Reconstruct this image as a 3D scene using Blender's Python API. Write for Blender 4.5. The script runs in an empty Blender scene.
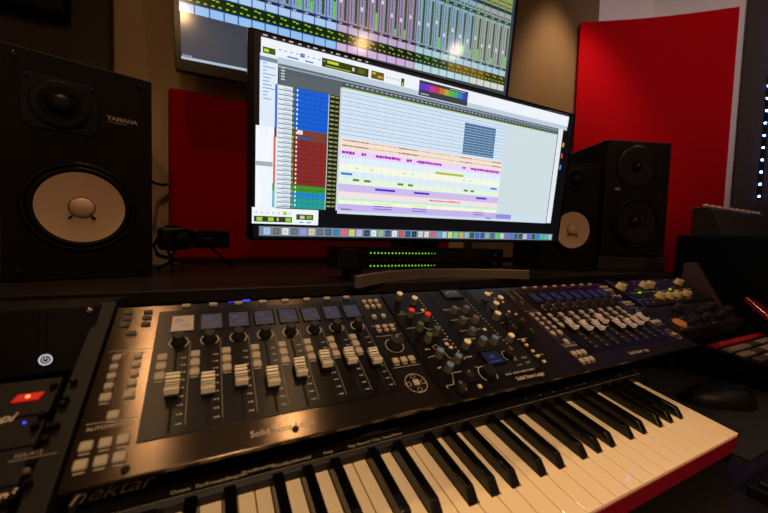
import bpy, bmesh, math, random
from mathutils import Vector, Matrix
random.seed(7)
PI = math.pi
C = bpy.context.scene.collection
# ---------------------------------------------------------------- camera
CAM = Vector((0, 0, 1.05)); FPX = 345.4
yaw, pit, rol = 0.4681, 0.0526, -0.0299
fw = Vector((math.sin(yaw)*math.cos(pit), math.cos(yaw)*math.cos(pit), -math.sin(pit)))
rt = Vector((math.cos(yaw), -math.sin(yaw), 0)); dn = fw.cross(rt)
r2 = math.cos(rol)*rt + math.sin(rol)*dn; d2 = -math.sin(rol)*rt + math.cos(rol)*dn
cam = bpy.data.cameras.new('camera'); co = bpy.data.objects.new('camera', cam); C.objects.link(co)
M = Matrix(((r2.x, -d2.x, -fw.x, 0), (r2.y, -d2.y, -fw.y, 0), (r2.z, -d2.z, -fw.z, CAM.z), (0, 0, 0, 1)))
co.matrix_world = M
cam.sensor_width = 36; cam.lens = FPX/768*36; cam.clip_start = .01
cam.dof.use_dof = True; cam.dof.focus_distance = .62; cam.dof.aperture_fstop = 5.6
bpy.context.scene.camera = co

def ray(x, y):   # direction of the sight line through a measured point of the photo
    return r2*((x-384)/FPX) + d2*((y-256.5)/FPX) + fw

class Frame:
    def __init__(s, o, u, v, n): s.o, s.u, s.v, s.n = Vector(o), Vector(u), Vector(v), Vector(n)
    def at(s, a, b=0, c=0): return s.o + s.u*a + s.v*b + s.n*c
    def mat(s, a=0, b=0, c=0):
        p = s.at(a, b, c)
        return Matrix(((s.u.x, s.v.x, s.n.x, p.x), (s.u.y, s.v.y, s.n.y, p.y), (s.u.z, s.v.z, s.n.z, p.z), (0, 0, 0, 1)))
    def px(s, x, y, h=0):     # measure: where a sight line meets this plane, in plane coordinates
        d = ray(x, y); o = s.o + s.n*h
        p = CAM + d*((o-CAM).dot(s.n)/d.dot(s.n)) - s.o
        return p.dot(s.u), p.dot(s.v)
def tilted(o, a):
    return Frame(o, (1, 0, 0), (0, math.cos(a), math.sin(a)), (0, -math.sin(a), math.cos(a)))
def upright(o, yw=0, tilt=0, roll=0):   # u right, v up, n towards the listener
    m = Matrix.Rotation(yw, 3, 'Z') @ Matrix.Rotation(tilt, 3, 'X') @ Matrix.Rotation(roll, 3, 'Y')
    return Frame(o, m @ Vector((1, 0, 0)), m @ Vector((0, 0, 1)), m @ Vector((0, -1, 0)))
CON = tilted((-.0424, .2935, .9035), .4767)
KEY = tilted((.6477, .1887, .7979), .1748)
WORLD = Frame((0, 0, 0), (1, 0, 0), (0, 1, 0), (0, 0, 1))

# ---------------------------------------------------------------- materials
def lin(c): return tuple((x/255/12.92 if x/255 <= .04045 else ((x/255+.055)/1.055)**2.4) for x in c)
def mat(name, col, rough=.5, metal=0, spec=.5, bump=0, bscale=200, var=0, vscale=8, stretch=None, coat=0, emit=None, estr=1, aniso=0):
    m = bpy.data.materials.new(name); m.use_nodes = True; nt = m.node_tree; b = nt.nodes['Principled BSDF']
    c = lin(col); b.inputs['Base Color'].default_value = (*c, 1); b.inputs['Roughness'].default_value = rough
    b.inputs['Metallic'].default_value = metal; b.inputs['Specular IOR Level'].default_value = spec
    b.inputs['Coat Weight'].default_value = coat
    if emit: b.inputs['Emission Color'].default_value = (*lin(emit), 1); b.inputs['Emission Strength'].default_value = estr
    tc = nt.nodes.new('ShaderNodeTexCoord'); src = tc.outputs['Object']
    if stretch:
        mp = nt.nodes.new('ShaderNodeMapping'); mp.inputs['Scale'].default_value = stretch
        nt.links.new(src, mp.inputs['Vector']); src = mp.outputs['Vector']
    if bump:
        n = nt.nodes.new('ShaderNodeTexNoise'); n.inputs['Scale'].default_value = bscale; n.inputs['Detail'].default_value = 4
        nt.links.new(src, n.inputs['Vector'])
        bp = nt.nodes.new('ShaderNodeBump'); bp.inputs['Strength'].default_value = bump; bp.inputs['Distance'].default_value = .001
        nt.links.new(n.outputs['Fac'], bp.inputs['Height']); nt.links.new(bp.outputs['Normal'], b.inputs['Normal'])
    if var:
        n = nt.nodes.new('ShaderNodeTexNoise'); n.inputs['Scale'].default_value = vscale; n.inputs['Detail'].default_value = 5
        nt.links.new(src, n.inputs['Vector'])
        mx = nt.nodes.new('ShaderNodeMix'); mx.data_type = 'RGBA'
        mx.inputs['A'].default_value = (*[x*(1-var) for x in c], 1); mx.inputs['B'].default_value = (*[min(1, x*(1+var)) for x in c], 1)
        nt.links.new(n.outputs['Fac'], mx.inputs['Factor']); nt.links.new(mx.outputs['Result'], b.inputs['Base Color'])
    return m
m_wall = mat('wall_paint', (205, 182, 150), .8, bump=.15, bscale=300, var=.05)
m_wallw = mat('white_wall_paint', (228, 218, 216), .8, bump=.15, bscale=300, var=.04)
m_ceil = mat('ceiling_paint', (120, 112, 104), .9, bump=.1)
m_floor = mat('floor_wood', (70, 48, 34), .45, bump=.2, var=.3, stretch=(2, 30, 2))
m_red = mat('red_fabric', (158, 2, 16), .9, bump=.4, bscale=900, var=.06, vscale=60, spec=.05)
m_bronze = mat('bronze_fabric', (122, 98, 70), .8, bump=.4, bscale=900, var=.08, vscale=60)
m_dark = mat('dark_fabric', (70, 62, 54), .85, bump=.4, bscale=900, var=.08, vscale=60, spec=.2)
m_desk = mat('black_laminate', (22, 19, 18), .42, bump=.25, bscale=500, var=.15, vscale=40, spec=.2)
m_shelf = mat('shelf_laminate', (34, 27, 24), .4, bump=.25, bscale=500, var=.15, vscale=40, spec=.2)
m_wood = mat('dark_wood', (52, 26, 15), .5, bump=.3, var=.35, vscale=10, stretch=(8, 1, 8))
m_black = mat('black_plastic', (13, 12, 12), .45, bump=.1, bscale=700, spec=.2)
m_blackg = mat('black_gloss', (6, 6, 7), .22, spec=.3)
m_blackm = mat('black_matte', (10, 9, 9), .7, spec=.2)
m_rack = mat('rack_black', (24, 22, 20), .5, metal=.3, bump=.1, bscale=700, spec=.2)
m_alu = mat('brushed_bronze_metal', (78, 66, 56), .21, metal=.9, bump=.05, bscale=60, stretch=(.6, 26, 1))
m_alud = mat('dark_brushed_metal', (44, 38, 33), .21, metal=.8, bump=.05, bscale=60, stretch=(.6, 26, 1))
m_face = mat('dark_faceplate', (15, 10, 7), .34, metal=.1, bump=.05, bscale=60, stretch=(.6, 26, 1), spec=.2)
m_btn = mat('grey_rubber_button', (158, 146, 130), .6)
m_btnd = mat('dark_rubber_button', (60, 55, 50), .6)
m_cream = mat('cream_button', (200, 176, 132), .5)
m_print = mat('white_print', (180, 166, 144), .6)
m_printd = mat('grey_print', (120, 110, 98), .6)
m_cap = mat('fader_cap_silver', (225, 212, 188), .4, metal=.15)
m_capw = mat('white_fader_cap', (230, 215, 215), .35)
m_knob = mat('knob_rubber', (30, 27, 25), .5, spec=.2)
m_kgrey = mat('knob_grey', (78, 72, 66), .5)
m_kwhite = mat('knob_top_white', (230, 212, 180), .4)
m_kred = mat('knob_top_red', (235, 50, 34), .4)
m_kgreen = mat('knob_top_green', (62, 84, 48), .45)
m_kblue = mat('knob_top_blue', (92, 118, 140), .45)
m_kbeige = mat('knob_beige', (190, 165, 120), .45)
m_chrome = mat('chrome', (200, 190, 180), .2, metal=1)
m_steel = mat('foot_metal', (150, 132, 118), .38, metal=.7, bump=.2, stretch=(3, 3, 60))
m_keyw = mat('ivory_plastic', (246, 222, 184), .22, bump=.15, bscale=1400, coat=.25)
m_keyb = mat('ebony_plastic', (10, 9, 8), .22, bump=.15, bscale=900)
m_case = mat('keyboard_case', (20, 16, 13), .45, bump=.3, bscale=900, spec=.2)
m_redg = mat('red_plastic', (128, 4, 30), .25, coat=.2)
m_cab = mat('speaker_cabinet', (8, 6, 5), .55, bump=.4, bscale=60, var=.2, vscale=12, stretch=(12, 1, 1), spec=.2)
m_cab2 = mat('monitor_cabinet', (17, 15, 14), .5, bump=.3, bscale=500, spec=.2)
m_rubber = mat('rubber_surround', (8, 7, 6), .45, spec=.2)
m_cone = mat('white_paper_cone', (236, 206, 180), .75, bump=.5, bscale=500, var=.05, vscale=20)
m_cone2 = mat('dark_cone', (44, 38, 35), .26, metal=.3, spec=.2)
m_foam = mat('grey_foam', (48, 42, 34), .9, bump=.8, bscale=600)
m_logo = mat('logo_print', (200, 170, 140), .5)
m_orange = mat('orange_disk', (180, 110, 50), .5)
def emat(name, col, s): return mat(name, (5, 5, 5), .4, emit=col, estr=s)
m_led = emat('green_led', (140, 230, 25), .85); m_ledoff = mat('unlit_led', (42, 42, 36), .4)
m_ledw = emat('blue_white_led', (80, 120, 255), 110)
m_ledr = emat('red_led', (220, 25, 12), .7); m_ledrh = emat('red_led_core', (255, 120, 60), 3)
m_ledb = emat('blue_led', (60, 70, 255), 1.5); m_pow = emat('power_glow', (235, 235, 245), .7)
m_lcd = emat('lcd_text', (90, 125, 215), .30); m_lcdb = emat('lcd_back', (40, 55, 100), .14)
m_pads = [mat('pad_red', (180, 30, 40), .5), mat('pad_grey', (150, 135, 130), .5), mat('pad_dark', (70, 62, 62), .5)]
# screen shader: the colours a display gives off, under a glossy pane
def screen_mat(name, s, rough=.12):
    m = bpy.data.materials.new(name); m.use_nodes = True; nt = m.node_tree; b = nt.nodes['Principled BSDF']
    a = nt.nodes.new('ShaderNodeVertexColor'); a.layer_name = 'Col'
    b.inputs['Base Color'].default_value = (.004, .004, .005, 1); b.inputs['Roughness'].default_value = rough
    b.inputs['Emission Strength'].default_value = s
    nt.links.new(a.outputs['Color'], b.inputs['Emission Color']); return m
m_scr = screen_mat('monitor_picture', 1.0, .4); m_tvscr = screen_mat('television_picture', .95, .10)

# ---------------------------------------------------------------- mesh tools
class MB:
    def __init__(s): s.v = []; s.f = []; s.c = []; s.sm = []
    def add(s, vs, fs, col=None, smooth=False):
        b = len(s.v); s.v += [tuple(x) for x in vs]; s.f += [tuple(b+i for i in f) for f in fs]
        s.c += [col]*len(fs); s.sm += [smooth]*len(fs); return s
    def box(s, x0, x1, y0, y1, z0, z1, ch=0):
        if ch:
            p = [(x0+ch, y0), (x1-ch, y0), (x1, y0+ch), (x1, y1-ch), (x1-ch, y1), (x0+ch, y1), (x0, y1-ch), (x0, y0+ch)]
            q = [(x0+ch, y0+ch), (x1-ch, y0+ch), (x1-ch, y0+ch), (x1-ch, y1-ch), (x1-ch, y1-ch), (x0+ch, y1-ch), (x0+ch, y1-ch), (x0+ch, y0+ch)]
            n = 8
            vs = [(a, b, z0) for a, b in p]+[(a, b, z1-ch) for a, b in p]+[(a, b, z1) for a, b in q]
            fs = [tuple(range(n-1, -1, -1))]+[(i, (i+1) % n, n+(i+1) % n, n+i) for i in range(n)]+[(n+i, n+(i+1) % n, 2*n+(i+1) % n, 2*n+i) for i in range(n)]+[tuple(range(2*n, 3*n))]
            return s.add(vs, fs)
        vs = [(x, y, z) for z in (z0, z1) for x, y in ((x0, y0), (x1, y0), (x1, y1), (x0, y1))]
        return s.add(vs, [(3, 2, 1, 0), (4, 5, 6, 7), (0, 1, 5, 4), (1, 2, 6, 5), (2, 3, 7, 6), (3, 0, 4, 7)])
    def prism(s, poly, z0, z1, axis='z'):
        n = len(poly)
        def P(a, b, c): return (a, b, c) if axis == 'z' else ((c, a, b) if axis == 'x' else (a, c, b))
        vs = [P(a, b, z0) for a, b in poly]+[P(a, b, z1) for a, b in poly]
        return s.add(vs, [tuple(range(n-1, -1, -1)), tuple(range(n, 2*n))]+[(i, (i+1) % n, n+(i+1) % n, n+i) for i in range(n)])
    def lathe(s, prof, c=(0, 0, 0), seg=24, sx=1, sy=1, cap=True, axis='z', smooth=True):
        vs = []
        for r, z in prof:
            for k in range(seg):
                a = 2*PI*k/seg; x, y = r*math.cos(a)*sx, r*math.sin(a)*sy
                vs.append((c[0]+x, c[1]+y, c[2]+z) if axis == 'z' else ((c[0]+z, c[1]+x, c[2]+y) if axis == 'x' else (c[0]+x, c[1]-z, c[2]+y)))
        fs = [(j*seg+k, j*seg+(k+1) % seg, (j+1)*seg+(k+1) % seg, (j+1)*seg+k) for j in range(len(prof)-1) for k in range(seg)]
        b = len(s.v); s.add(vs, fs, None, smooth)
        if cap:
            s.f.append(tuple(b+k for k in range(seg-1, -1, -1))); s.c.append(None); s.sm.append(False)
            o = b+(len(prof)-1)*seg
            s.f.append(tuple(o+k for k in range(seg))); s.c.append(None); s.sm.append(False)
        return s
    def quad(s, x0, x1, y0, y1, z, col=None):
        return s.add([(x0, y0, z), (x1, y0, z), (x1, y1, z), (x0, y1, z)], [(0, 1, 2, 3)], col)
    def line(s, pts, w, z, h=0):
        for (a, b) in zip(pts, pts[1:]):
            a, b = Vector(a), Vector(b); d = (b-a); 
            if d.length < 1e-7: continue
            d.normalize(); n = Vector((-d.y, d.x))*w/2
            s.add([(a.x-n.x, a.y-n.y, z), (b.x-n.x, b.y-n.y, z), (b.x+n.x, b.y+n.y, z), (a.x+n.x, a.y+n.y, z)], [(0, 1, 2, 3)])
        return s
    def tube(s, pts, r, seg=8):
        pts = [Vector(p) for p in pts]; vs = []
        for i, p in enumerate(pts):
            t = (pts[min(i+1, len(pts)-1)]-pts[max(i-1, 0)]).normalized()
            a = t.cross(Vector((0, 0, 1)));
            if a.length < .05: a = t.cross(Vector((1, 0, 0)))
            a.normalize(); b = t.cross(a); rr = r[i] if isinstance(r, (list, tuple)) else r
            vs += [p+a*math.cos(2*PI*k/seg)*rr+b*math.sin(2*PI*k/seg)*rr for k in range(seg)]
        n = len(pts)
        fs = [(j*seg+k, j*seg+(k+1) % seg, (j+1)*seg+(k+1) % seg, (j+1)*seg+k) for j in range(n-1) for k in range(seg)]
        fs += [tuple(range(seg-1, -1, -1)), tuple((n-1)*seg+k for k in range(seg))]
        return s.add(vs, fs, None, True)
    def text(s, body, size, x, y, z, align='LEFT', shear=0, sx=1, rot=0, up=None, thick=0):
        key = (body, align, shear, thick)
        if key not in TXT:
            cu = bpy.data.curves.new('t', 'FONT'); cu.body = body; cu.align_x = align; cu.shear = shear; cu.resolution_u = 3; cu.offset = thick
            ob = bpy.data.objects.new('t', cu); C.objects.link(ob)
            dg = bpy.context.evaluated_depsgraph_get(); me = bpy.data.meshes.new_from_object(ob.evaluated_get(dg))
            TXT[key] = ([tuple(v.co) for v in me.vertices], [tuple(p.vertices) for p in me.polygons])
            bpy.data.objects.remove(ob); bpy.data.curves.remove(cu); bpy.data.meshes.remove(me)
        vs, fs = TXT[key]; cr, sr = math.cos(rot), math.sin(rot); out = []
        for a, b, _ in vs:
            a, b = a*size*sx, b*size; out.append((x+a*cr-b*sr, y+a*sr+b*cr, z))
        return s.add(out, fs)
    def build(s, name, m, parent=None, bevel=0, mw=None, seg=2):
        me = bpy.data.meshes.new(name); me.from_pydata(s.v, [], s.f)
        mats = m if isinstance(m, (list, tuple)) else [m]
        for x in mats: me.materials.append(x)
        for p, f in zip(me.polygons, s.sm): p.use_smooth = f
        if any(c is not None for c in s.c):
            if isinstance(next(c for c in s.c if c is not None), int):
                for p, c in zip(me.polygons, s.c): p.material_index = c or 0
            else:
                ca = me.color_attributes.new('Col', 'FLOAT_COLOR', 'CORNER'); i = 0
                for p, c in zip(me.polygons, s.c):
                    for _ in p.vertices: ca.data[i].color = (*lin(c), 1); i += 1
        if mats[0] in BRUSHED:
            uv = me.uv_layers.new(name='UVMap')
            for lp in me.loops:
                p_ = me.vertices[lp.vertex_index].co; uv.data[lp.index].uv = (p_.x, p_.y)
        me.update(); o = bpy.data.objects.new(name, me); C.objects.link(o)
        if parent is not None: o.parent = parent
        if mw is not None: o.matrix_world = mw
        if bevel:
            bv = o.modifiers.new('bevel', 'BEVEL'); bv.width = bevel; bv.segments = seg; bv.limit_method = 'ANGLE'; bv.angle_limit = .6
        return o
TXT = {}
BRUSHED = [m_alu, m_alud, m_face]
for m_ in BRUSHED:
    nt_ = m_.node_tree; tg_ = nt_.nodes.new('ShaderNodeTangent'); tg_.direction_type = 'UV_MAP'; tg_.uv_map = 'UVMap'
    b_ = nt_.nodes['Principled BSDF']; b_.inputs['Anisotropic'].default_value = .9; b_.inputs['Anisotropic Rotation'].default_value = .25
    nt_.links.new(tg_.outputs['Tangent'], b_.inputs['Tangent'])
def tag(o, label=None, cat=None, group=None, kind=None):
    if label: o['label'] = label
    if cat: o['category'] = cat
    if group: o['group'] = group
    if kind: o['kind'] = kind
    return o
def empty(name, mw, label, cat, group=None):
    o = bpy.data.objects.new(name, None); C.objects.link(o); o.matrix_world = mw; o.empty_display_size = .05
    return tag(o, label, cat, group)
def struct(o, label=None): return tag(o, label, None, None, 'structure')
def at(x, y, z, rz=0): return Matrix.Translation((x, y, z)) @ Matrix.Rotation(rz, 4, 'Z')

# ================================================================ the room
YW, XR, XL, YB, HC = 1.25, 2.45, -1.5, -2.4, 2.6
struct(MB().box(XL, XR, YB, YW, -.05, 0).build('floor', m_floor), 'brown wooden floor of the room')
struct(MB().box(XL, XR, YB, YW, HC, HC+.05).build('ceiling', m_ceil), 'dim painted ceiling of the room')
struct(MB().box(XL, 1.80, YW, YW+.1, 0, HC).build('wall_back', m_wall), 'beige wall behind the desk')
struct(MB().box(1.80, XR+.1, YW, YW+.1, 0, HC).build('wall_back_right', m_wallw), 'pale stretch of back wall at the right')
struct(MB().box(XR, XR+.1, YB, YW, 0, HC).build('wall_right', m_wallw), 'pale right wall')
struct(MB().box(XL-.1, XL, YB, YW, 0, HC).build('wall_left', m_wall), 'beige left wall')
struct(MB().box(XL-.1, XR+.1, YB-.1, YB, 0, HC).build('wall_front', m_wall), 'beige wall behind the camera')

def panel(name, x0, x1, z0, z1, y, th, m, label):
    o = MB().box(0, x1-x0, -th, 0, 0, z1-z0).build(name, m, None, .012, at(x0, y, z0), 3)
    return tag(o, label, 'acoustic panel')
S = .955
panel('acoustic_panel', -1.05, -.2033*(YW-.06), S+.01, 2.35, YW-.002, .058, m_dark, 'dark grey fabric wall panel above and behind the left white-coned speaker')
panel('acoustic_panel', -.0915*(YW-.05), .7689*(YW-.05), S+.01, 1.05+.351*(YW-.05), YW-.002, .048, m_red, 'flat red wall panel behind the wide monitor, left of the tall curved one')
panel('acoustic_panel', .865*(YW-.02), 1.540*(YW-.02), S+.01, 2.45, YW-.002, .02, m_bronze, 'brown fabric wall panel between the television and the tall curved red panel')
panel('acoustic_panel', -.95, -.3175, 1.05+.456*(YW-.112), 2.30, YW-.062, .05, m_blackm, 'black block mounted on the dark panel at the top left')
# corner panel: gently curved red trap standing across the corner
A0 = Vector((1.693, 1.195)); A1 = Vector((2.217, .764)); d = (A1-A0).normalized(); nn = Vector((d.y, -d.x))
if nn.dot(-A0) < 0: nn = -nn
L = (A1-A0).length; mb = MB(); N = 14; pts = []
for i in range(N+1):
    t = i/N; p = A0+(A1-A0)*t - nn*.02*math.sin(PI*t); pts.append(p)
H0, H1 = .7424, 2.185
poly = [(p.x, p.y) for p in pts]+[(p.x-nn.x*.035, p.y-nn.y*.035) for p in reversed(pts)]
for i in range(N):
    a, b = pts[i], pts[i+1]; a2, b2 = a-nn*.035, b-nn*.035
    mb.add([(a.x, a.y, H0), (b.x, b.y, H0), (b.x, b.y, H1), (a.x, a.y, H1)], [(0, 1, 2, 3)])
    mb.add([(a2.x, a2.y, H0), (b2.x, b2.y, H0), (b2.x, b2.y, H1), (a2.x, a2.y, H1)], [(3, 2, 1, 0)])
    mb.add([(a.x, a.y, H1), (b.x, b.y, H1), (b2.x, b2.y, H1), (a2.x, a2.y, H1)], [(0, 1, 2, 3)])
    mb.add([(a.x, a.y, H0), (b.x, b.y, H0), (b2.x, b2.y, H0), (a2.x, a2.y, H0)], [(3, 2, 1, 0)])
for a in (pts[0], pts[-1]):
    b = a-nn*.035; mb.add([(a.x, a.y, H0), (b.x, b.y, H0), (b.x, b.y, H1), (a.x, a.y, H1)], [(0, 1, 2, 3)])
tag(mb.build('corner_acoustic_panel', m_red), 'tall curved red fabric panel standing at an angle behind the larger black speaker', 'acoustic panel')
mb = MB().box(-.015, 0, -2.2, 0, 0, 1.45)
tag(mb.build('side_acoustic_panel', m_dark, None, .006, at(XR-.002, .811, .975), 2), 'black fabric panel on the right wall behind the vertical row of blue-white lights', 'acoustic panel')
ls = empty('led_strip', at(XR-.0175, .707, 1.30), 'vertical strip of blue-white LEDs at the right edge', 'led strip')
MB().box(-.004, 0, -.006, .006, 0, 1.2).build('strip_tape', m_blackm, ls)
for k in range(20):
    MB().box(-.007, -.0042, -.003, .003, 0.01+k*.0593, .01+k*.0593+.006).build('led', m_ledw, ls)

# ================================================================ desk
dk = empty('studio_desk', at(.5, .6, 0), 'wide black studio desktop under the keyboard, mouse and controllers', 'desk')
O = Vector((.5, .6, 0))
shf = empty('back_shelf', at(.5, .9, .742), 'long dark shelf raised behind the controllers, carrying the monitor and speakers', 'shelf')
bed = empty('controller_bed', at(.5, .45, .742), 'black sloping bed with a brown wooden cheek, holding the controllers', 'stand')
def D(mb, name, m, bev=.003, par=None):
    par = par or dk; q_ = par.matrix_world.translation if False else {dk: O, shf: Vector((.5, .9, .742)), bed: Vector((.5, .45, .742))}[par]
    mb.v = [(a-q_.x, b-q_.y, c-q_.z) for a, b, c in mb.v]; return mb.build(name, m, par, bev)
D(MB().box(-.9, 2.25, -.10, 1.20, .707, .742), 'desktop', m_desk)
D(MB().box(-.9, 1.60, .655, 1.18, S-.022, S), 'shelf_board', m_shelf, .002, shf)
D(MB().box(-.9, 1.60, .70, .72, .7423, S-.0222), 'riser_board', m_desk, .003, shf)
for x in (-.9, 1.575): D(MB().box(x, x+.025, .72, 1.18, .7423, S-.0222), 'shelf_support', m_desk, .003, shf)
for x in (-.88, 2.16):
    for y in (-.06, 1.12): D(MB().box(x, x+.06, y, y+.06, 0, .707), 'leg', m_desk)
# sloping bed under the controllers (prism along X)
a = .4767; cs, sn = math.cos(a), math.sin(a)
def cp(v, h): return (.2935+v*cs-h*sn, .9035+v*sn+h*cs)
poly = [cp(.050, -.030), cp(.175, -.030), (.50, .95), (.50, .7424), (.462, .7424), (.462, .885), (.370, .885)]
D(MB().prism(poly, -.082, 1.000, 'x'), 'sloping_bed', m_blackm, .002, bed)
# angled wooden cheek right of the rack
D(MB().prism([(.330, .900), (.355, .895), (.62, .895), (.62, .93), (.420, .93), (.412, 1.012), (.392, 1.016)], 1.010, 1.028, 'x'), 'side_cheek', m_wood, .002, bed)
D(MB().box(1.005, 1.030, .42, .60, .7424, .895), 'cheek_post', m_desk, .003, bed)
# rail between left rack and controllers
D(MB().prism([cp(-.12, -.02), cp(-.12, .001), cp(.16, .001), cp(.16, -.02)], -.0985, -.0845, 'x'), 'rack_rail', m_rack, .001, bed)
# blue LED glints drawn as small glowing bars in the shelf gap
for x in (232, 246):
    d_ = ray(x, 302-(x-232)*.14); t_ = .66/d_.y
    p = CAM + d_*t_
    D(MB().box(p.x-.006, p.x+.006, .6525, .6548, p.z-.0015, p.z+.0015), 'blue_glint', m_ledb, 0, shf)
# controllers' black trim strip between shelf and consoles
# ================================================================ mixing controllers
def CF(u0=-.04, v0=-.0305): return CON.mat(u0, v0, 0)
def body(t, w, dep=.1805, m=m_alu):
    MB().box(0, w, 0, dep, -.0045, 0).build('top_plate', m, t, .0008)
    MB().prism([(.003, -.0046), (.003, -.0075), (.060, -.028), (dep-.001, -.028), (dep-.001, -.0046)], .001, w-.001, 'x').build('chassis', m_blackm, t)
def button(t, u, v, w=.0085, dpt=.0065, h=.0025, m=m_btn, name='button'):
    return MB().box(u-w/2, u+w/2, v-dpt/2, v+dpt/2, 0.0003, h, .0008).build(name, m, t)
def knob(t, u, v, r, h, m, top=None, name='knob', skirt=None, flute=True):
    h *= .68; prof = [(r*1.05, 0), (r*1.05, .001), (r, .0015), (r*.93, h*.93), (r*.84, h)]
    k = MB().lathe(prof, (u, v, .0006), 18).build(name, m, t)
    if top: MB().lathe([(r*.90, 0), (r*.92, .0026), (r*.80, .0034)], (u, v, h*.90), 18).build('knob_cap', top, k)
    a0 = random.uniform(.6, 2.4); ln = MB()
    ln.line([(u+math.cos(a0)*r*.25, v+math.sin(a0)*r*.25), (u+math.cos(a0)*r*.8, v+math.sin(a0)*r*.8)], .0008, h*.90+.0042 if top else h+.001)
    ln.build('pointer_line', m_print if not top else m_blackm, k)
    return k
def ring(mb, u, v, r, w, z, a0=0, a1=2*PI, n=28, sy=1):
    for i in range(n):
        p, q = a0+(a1-a0)*i/n, a0+(a1-a0)*(i+1)/n
        mb.add([(u+math.cos(x)*R, v+math.sin(x)*R*sy, z) for x, R in ((p, r-w/2), (q, r-w/2), (q, r+w/2), (p, r+w/2))], [(0, 1, 2, 3)])
def fader_cap(t, u, v, m):
    # tall waisted cap with a dark base
    MB().box(u-.0050, u+.0050, v-.0105, v+.0105, .0025, .0055, .001).build('fader_cap_base', m_blackm, t)
    pr = [(-.0095, .0056), (.0095, .0056), (.0085, .0120), (.0035, .0100), (0, .0093), (-.0035, .0100), (-.0085, .0120)]
    c = MB().prism([(v+a_, b_) for a_, b_ in pr], u-.0052, u+.0052, 'x').build('fader_cap', m, t, .0006)
    l = MB()
    for a_ in (-.0064, -.0032, 0, .0032, .0064):
        z = .0098+abs(a_)*.22
        l.box(u-.0051, u+.0051, v+a_-.00025, v+a_+.00025, z-.0004, z+.0004)
    l.build('grip_line', m_blackm, c)

def fader_controller(u0, label, capv, capm, dim, leftp, rightp):
    t = empty('fader_controller', CF(u0), label, 'mixing controller')
    W = .292; body(t, W)
    def L(u, v): return u-u0, v+.0305      # plane coordinates -> controller coordinates
    x0, y0 = L(u0+.0365, -.0065); x1, y1 = L(u0+.2535, .1385)
    MB().box(x0, x1, y0, y1, 0, .0008).build('dark_faceplate', m_face, t)
    leg = MB(); sep = MB()
    for i in range(8):
        fu = u0+.0555+.026*i; x, _ = L(fu, 0)
        # slot
        MB().box(x-.0011, x+.0011, L(0, -.004)[1], L(0, .078)[1], .0008, .0012).build('fader_slot', m_blackm, t)
        fader_cap(t, x, L(0, capv[i])[1], capm)
        # encoder
        k = MB().lathe([(.0062, 0), (.0062, .002), (.0052, .003), (.0048, .0095), (.0042, .0102)], (x+.0012, L(0, .0905)[1], .0008), 18).build('encoder_knob', m_knob, t)
        ring(leg, x+.0012, L(0, .0905)[1], .0078, .0007, .0011, -.9, PI+.9)
        # three buttons of the strip
        for j, vv in enumerate((.073, .0622, .0512)):
            button(t, x-.0107, L(0, vv)[1], .0078, .0075, .0028, m_btn, 'channel_button')
            leg.quad(x-.0138, x-.0075, L(0, vv)[1]-.0058, L(0, vv)[1]-.0050, .0011)
        # level scale
        for j in range(9):
            vv = .070-j*.0085
            leg.quad(x+.0040, x+.0062, L(0, vv)[1]-.0004, L(0, vv)[1]+.0004, .0011)
            leg.quad(x+.0068, x+.0080, L(0, vv)[1]-.0007, L(0, vv)[1]+.0007, .0011)
        if i < 7 or True: sep.quad(x+.0103, x+.0108, L(0, 0)[1], L(0, .092)[1], .0011)
        # little display
        s = MB().box(x-.0112+.003, x+.0112+.003, L(0, .1045)[1], L(0, .1300)[1], .0008, .0016).build('channel_display', m_blackg, t)
        g = MB(); g.quad(x-.0065, x+.0125, L(0, .106)[1], L(0, .1285)[1], .0018); g.build('display_picture', m_lcdb if not (i == 0 and not dim) else m_lcd_glare, s)
        tx = MB(); tx.text('SSL', .0062, x-.004, L(0, .119)[1], .0021); tx.text('UF8', .0050, x+.001, L(0, .1115)[1], .0021); tx.build('display_text', m_lcd, s)
        button(t, x+.0095-.005, L(0, .1455)[1], .0085, .0042, .003, m_btn, 'top_button')
    sep.build('strip_divider', m_printd, t); 
    # printed words
    leg.text('Solid State Logic', .0076, .136, L(0, -.0215)[1], .0003, 'CENTER')
    for (px, py) in leftp:
        u, v = px; button(t, u, v+.0305, py[0], py[1], .0025, m_btn if py[2] else m_btnd)
        leg.quad(u-py[0]*.4, u+py[0]*.4, v+.0305-py[1]*.78, v+.0305-py[1]*.68, .0003)
    for (px, py) in rightp:
        u, v = px; button(t, W-.039+u, v+.0305, py[0], py[1], .0025, m_btn)
        leg.quad(W-.039+u-py[0]*.4, W-.039+u+py[0]*.4, v+.0305-py[1]*.80, v+.0305-py[1]*.68, .0003)
    leg.quad(.004, .035, .046, .0464, .0003); leg.text('AUTOMATION', .0042, .0190, .0405, .0003, 'CENTER')
    leg.quad(.004, .035, .118, .1184, .0003); leg.text('SEND / PLUGIN', .0034, .020, .1125, .0003, 'CENTER')
    leg.quad(W-.037, W-.003, .118, .1184, .0003); leg.quad(W-.037, W-.003, .100, .1004, .0003); leg.quad(W-.037, W-.003, .052, .0524, .0003)
    # channel encoder and cursor pad on the right column
    knob(t, W-.0205, .0835, .0078, .0155, m_knob, None, 'channel_encoder'); ring(leg, W-.0205, .0835, .0108, .0006, .0003)
    ring(leg, W-.0205, .0295, .0118, .0005, .0003)
    button(t, W-.0205, .0295, .007, .007, .0022, m_btn, 'cursor_button')
    for a_ in range(4):
        ring(leg, W-.0205+math.cos(a_*PI/2)*.0085, .0295+math.sin(a_*PI/2)*.0085, .0026, .0004, .0003, n=10)
    leg.build('printed_legend', m_print, t)
    for (x, y) in ((.033, .006), (.145, .008), (W-.028, .008)):
        MB().lathe([(.0026, 0), (.0026, .0009), (.0012, .0004)], (x, y, .0001), 12).build('screw', m_blackm, t)
    return t
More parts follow.
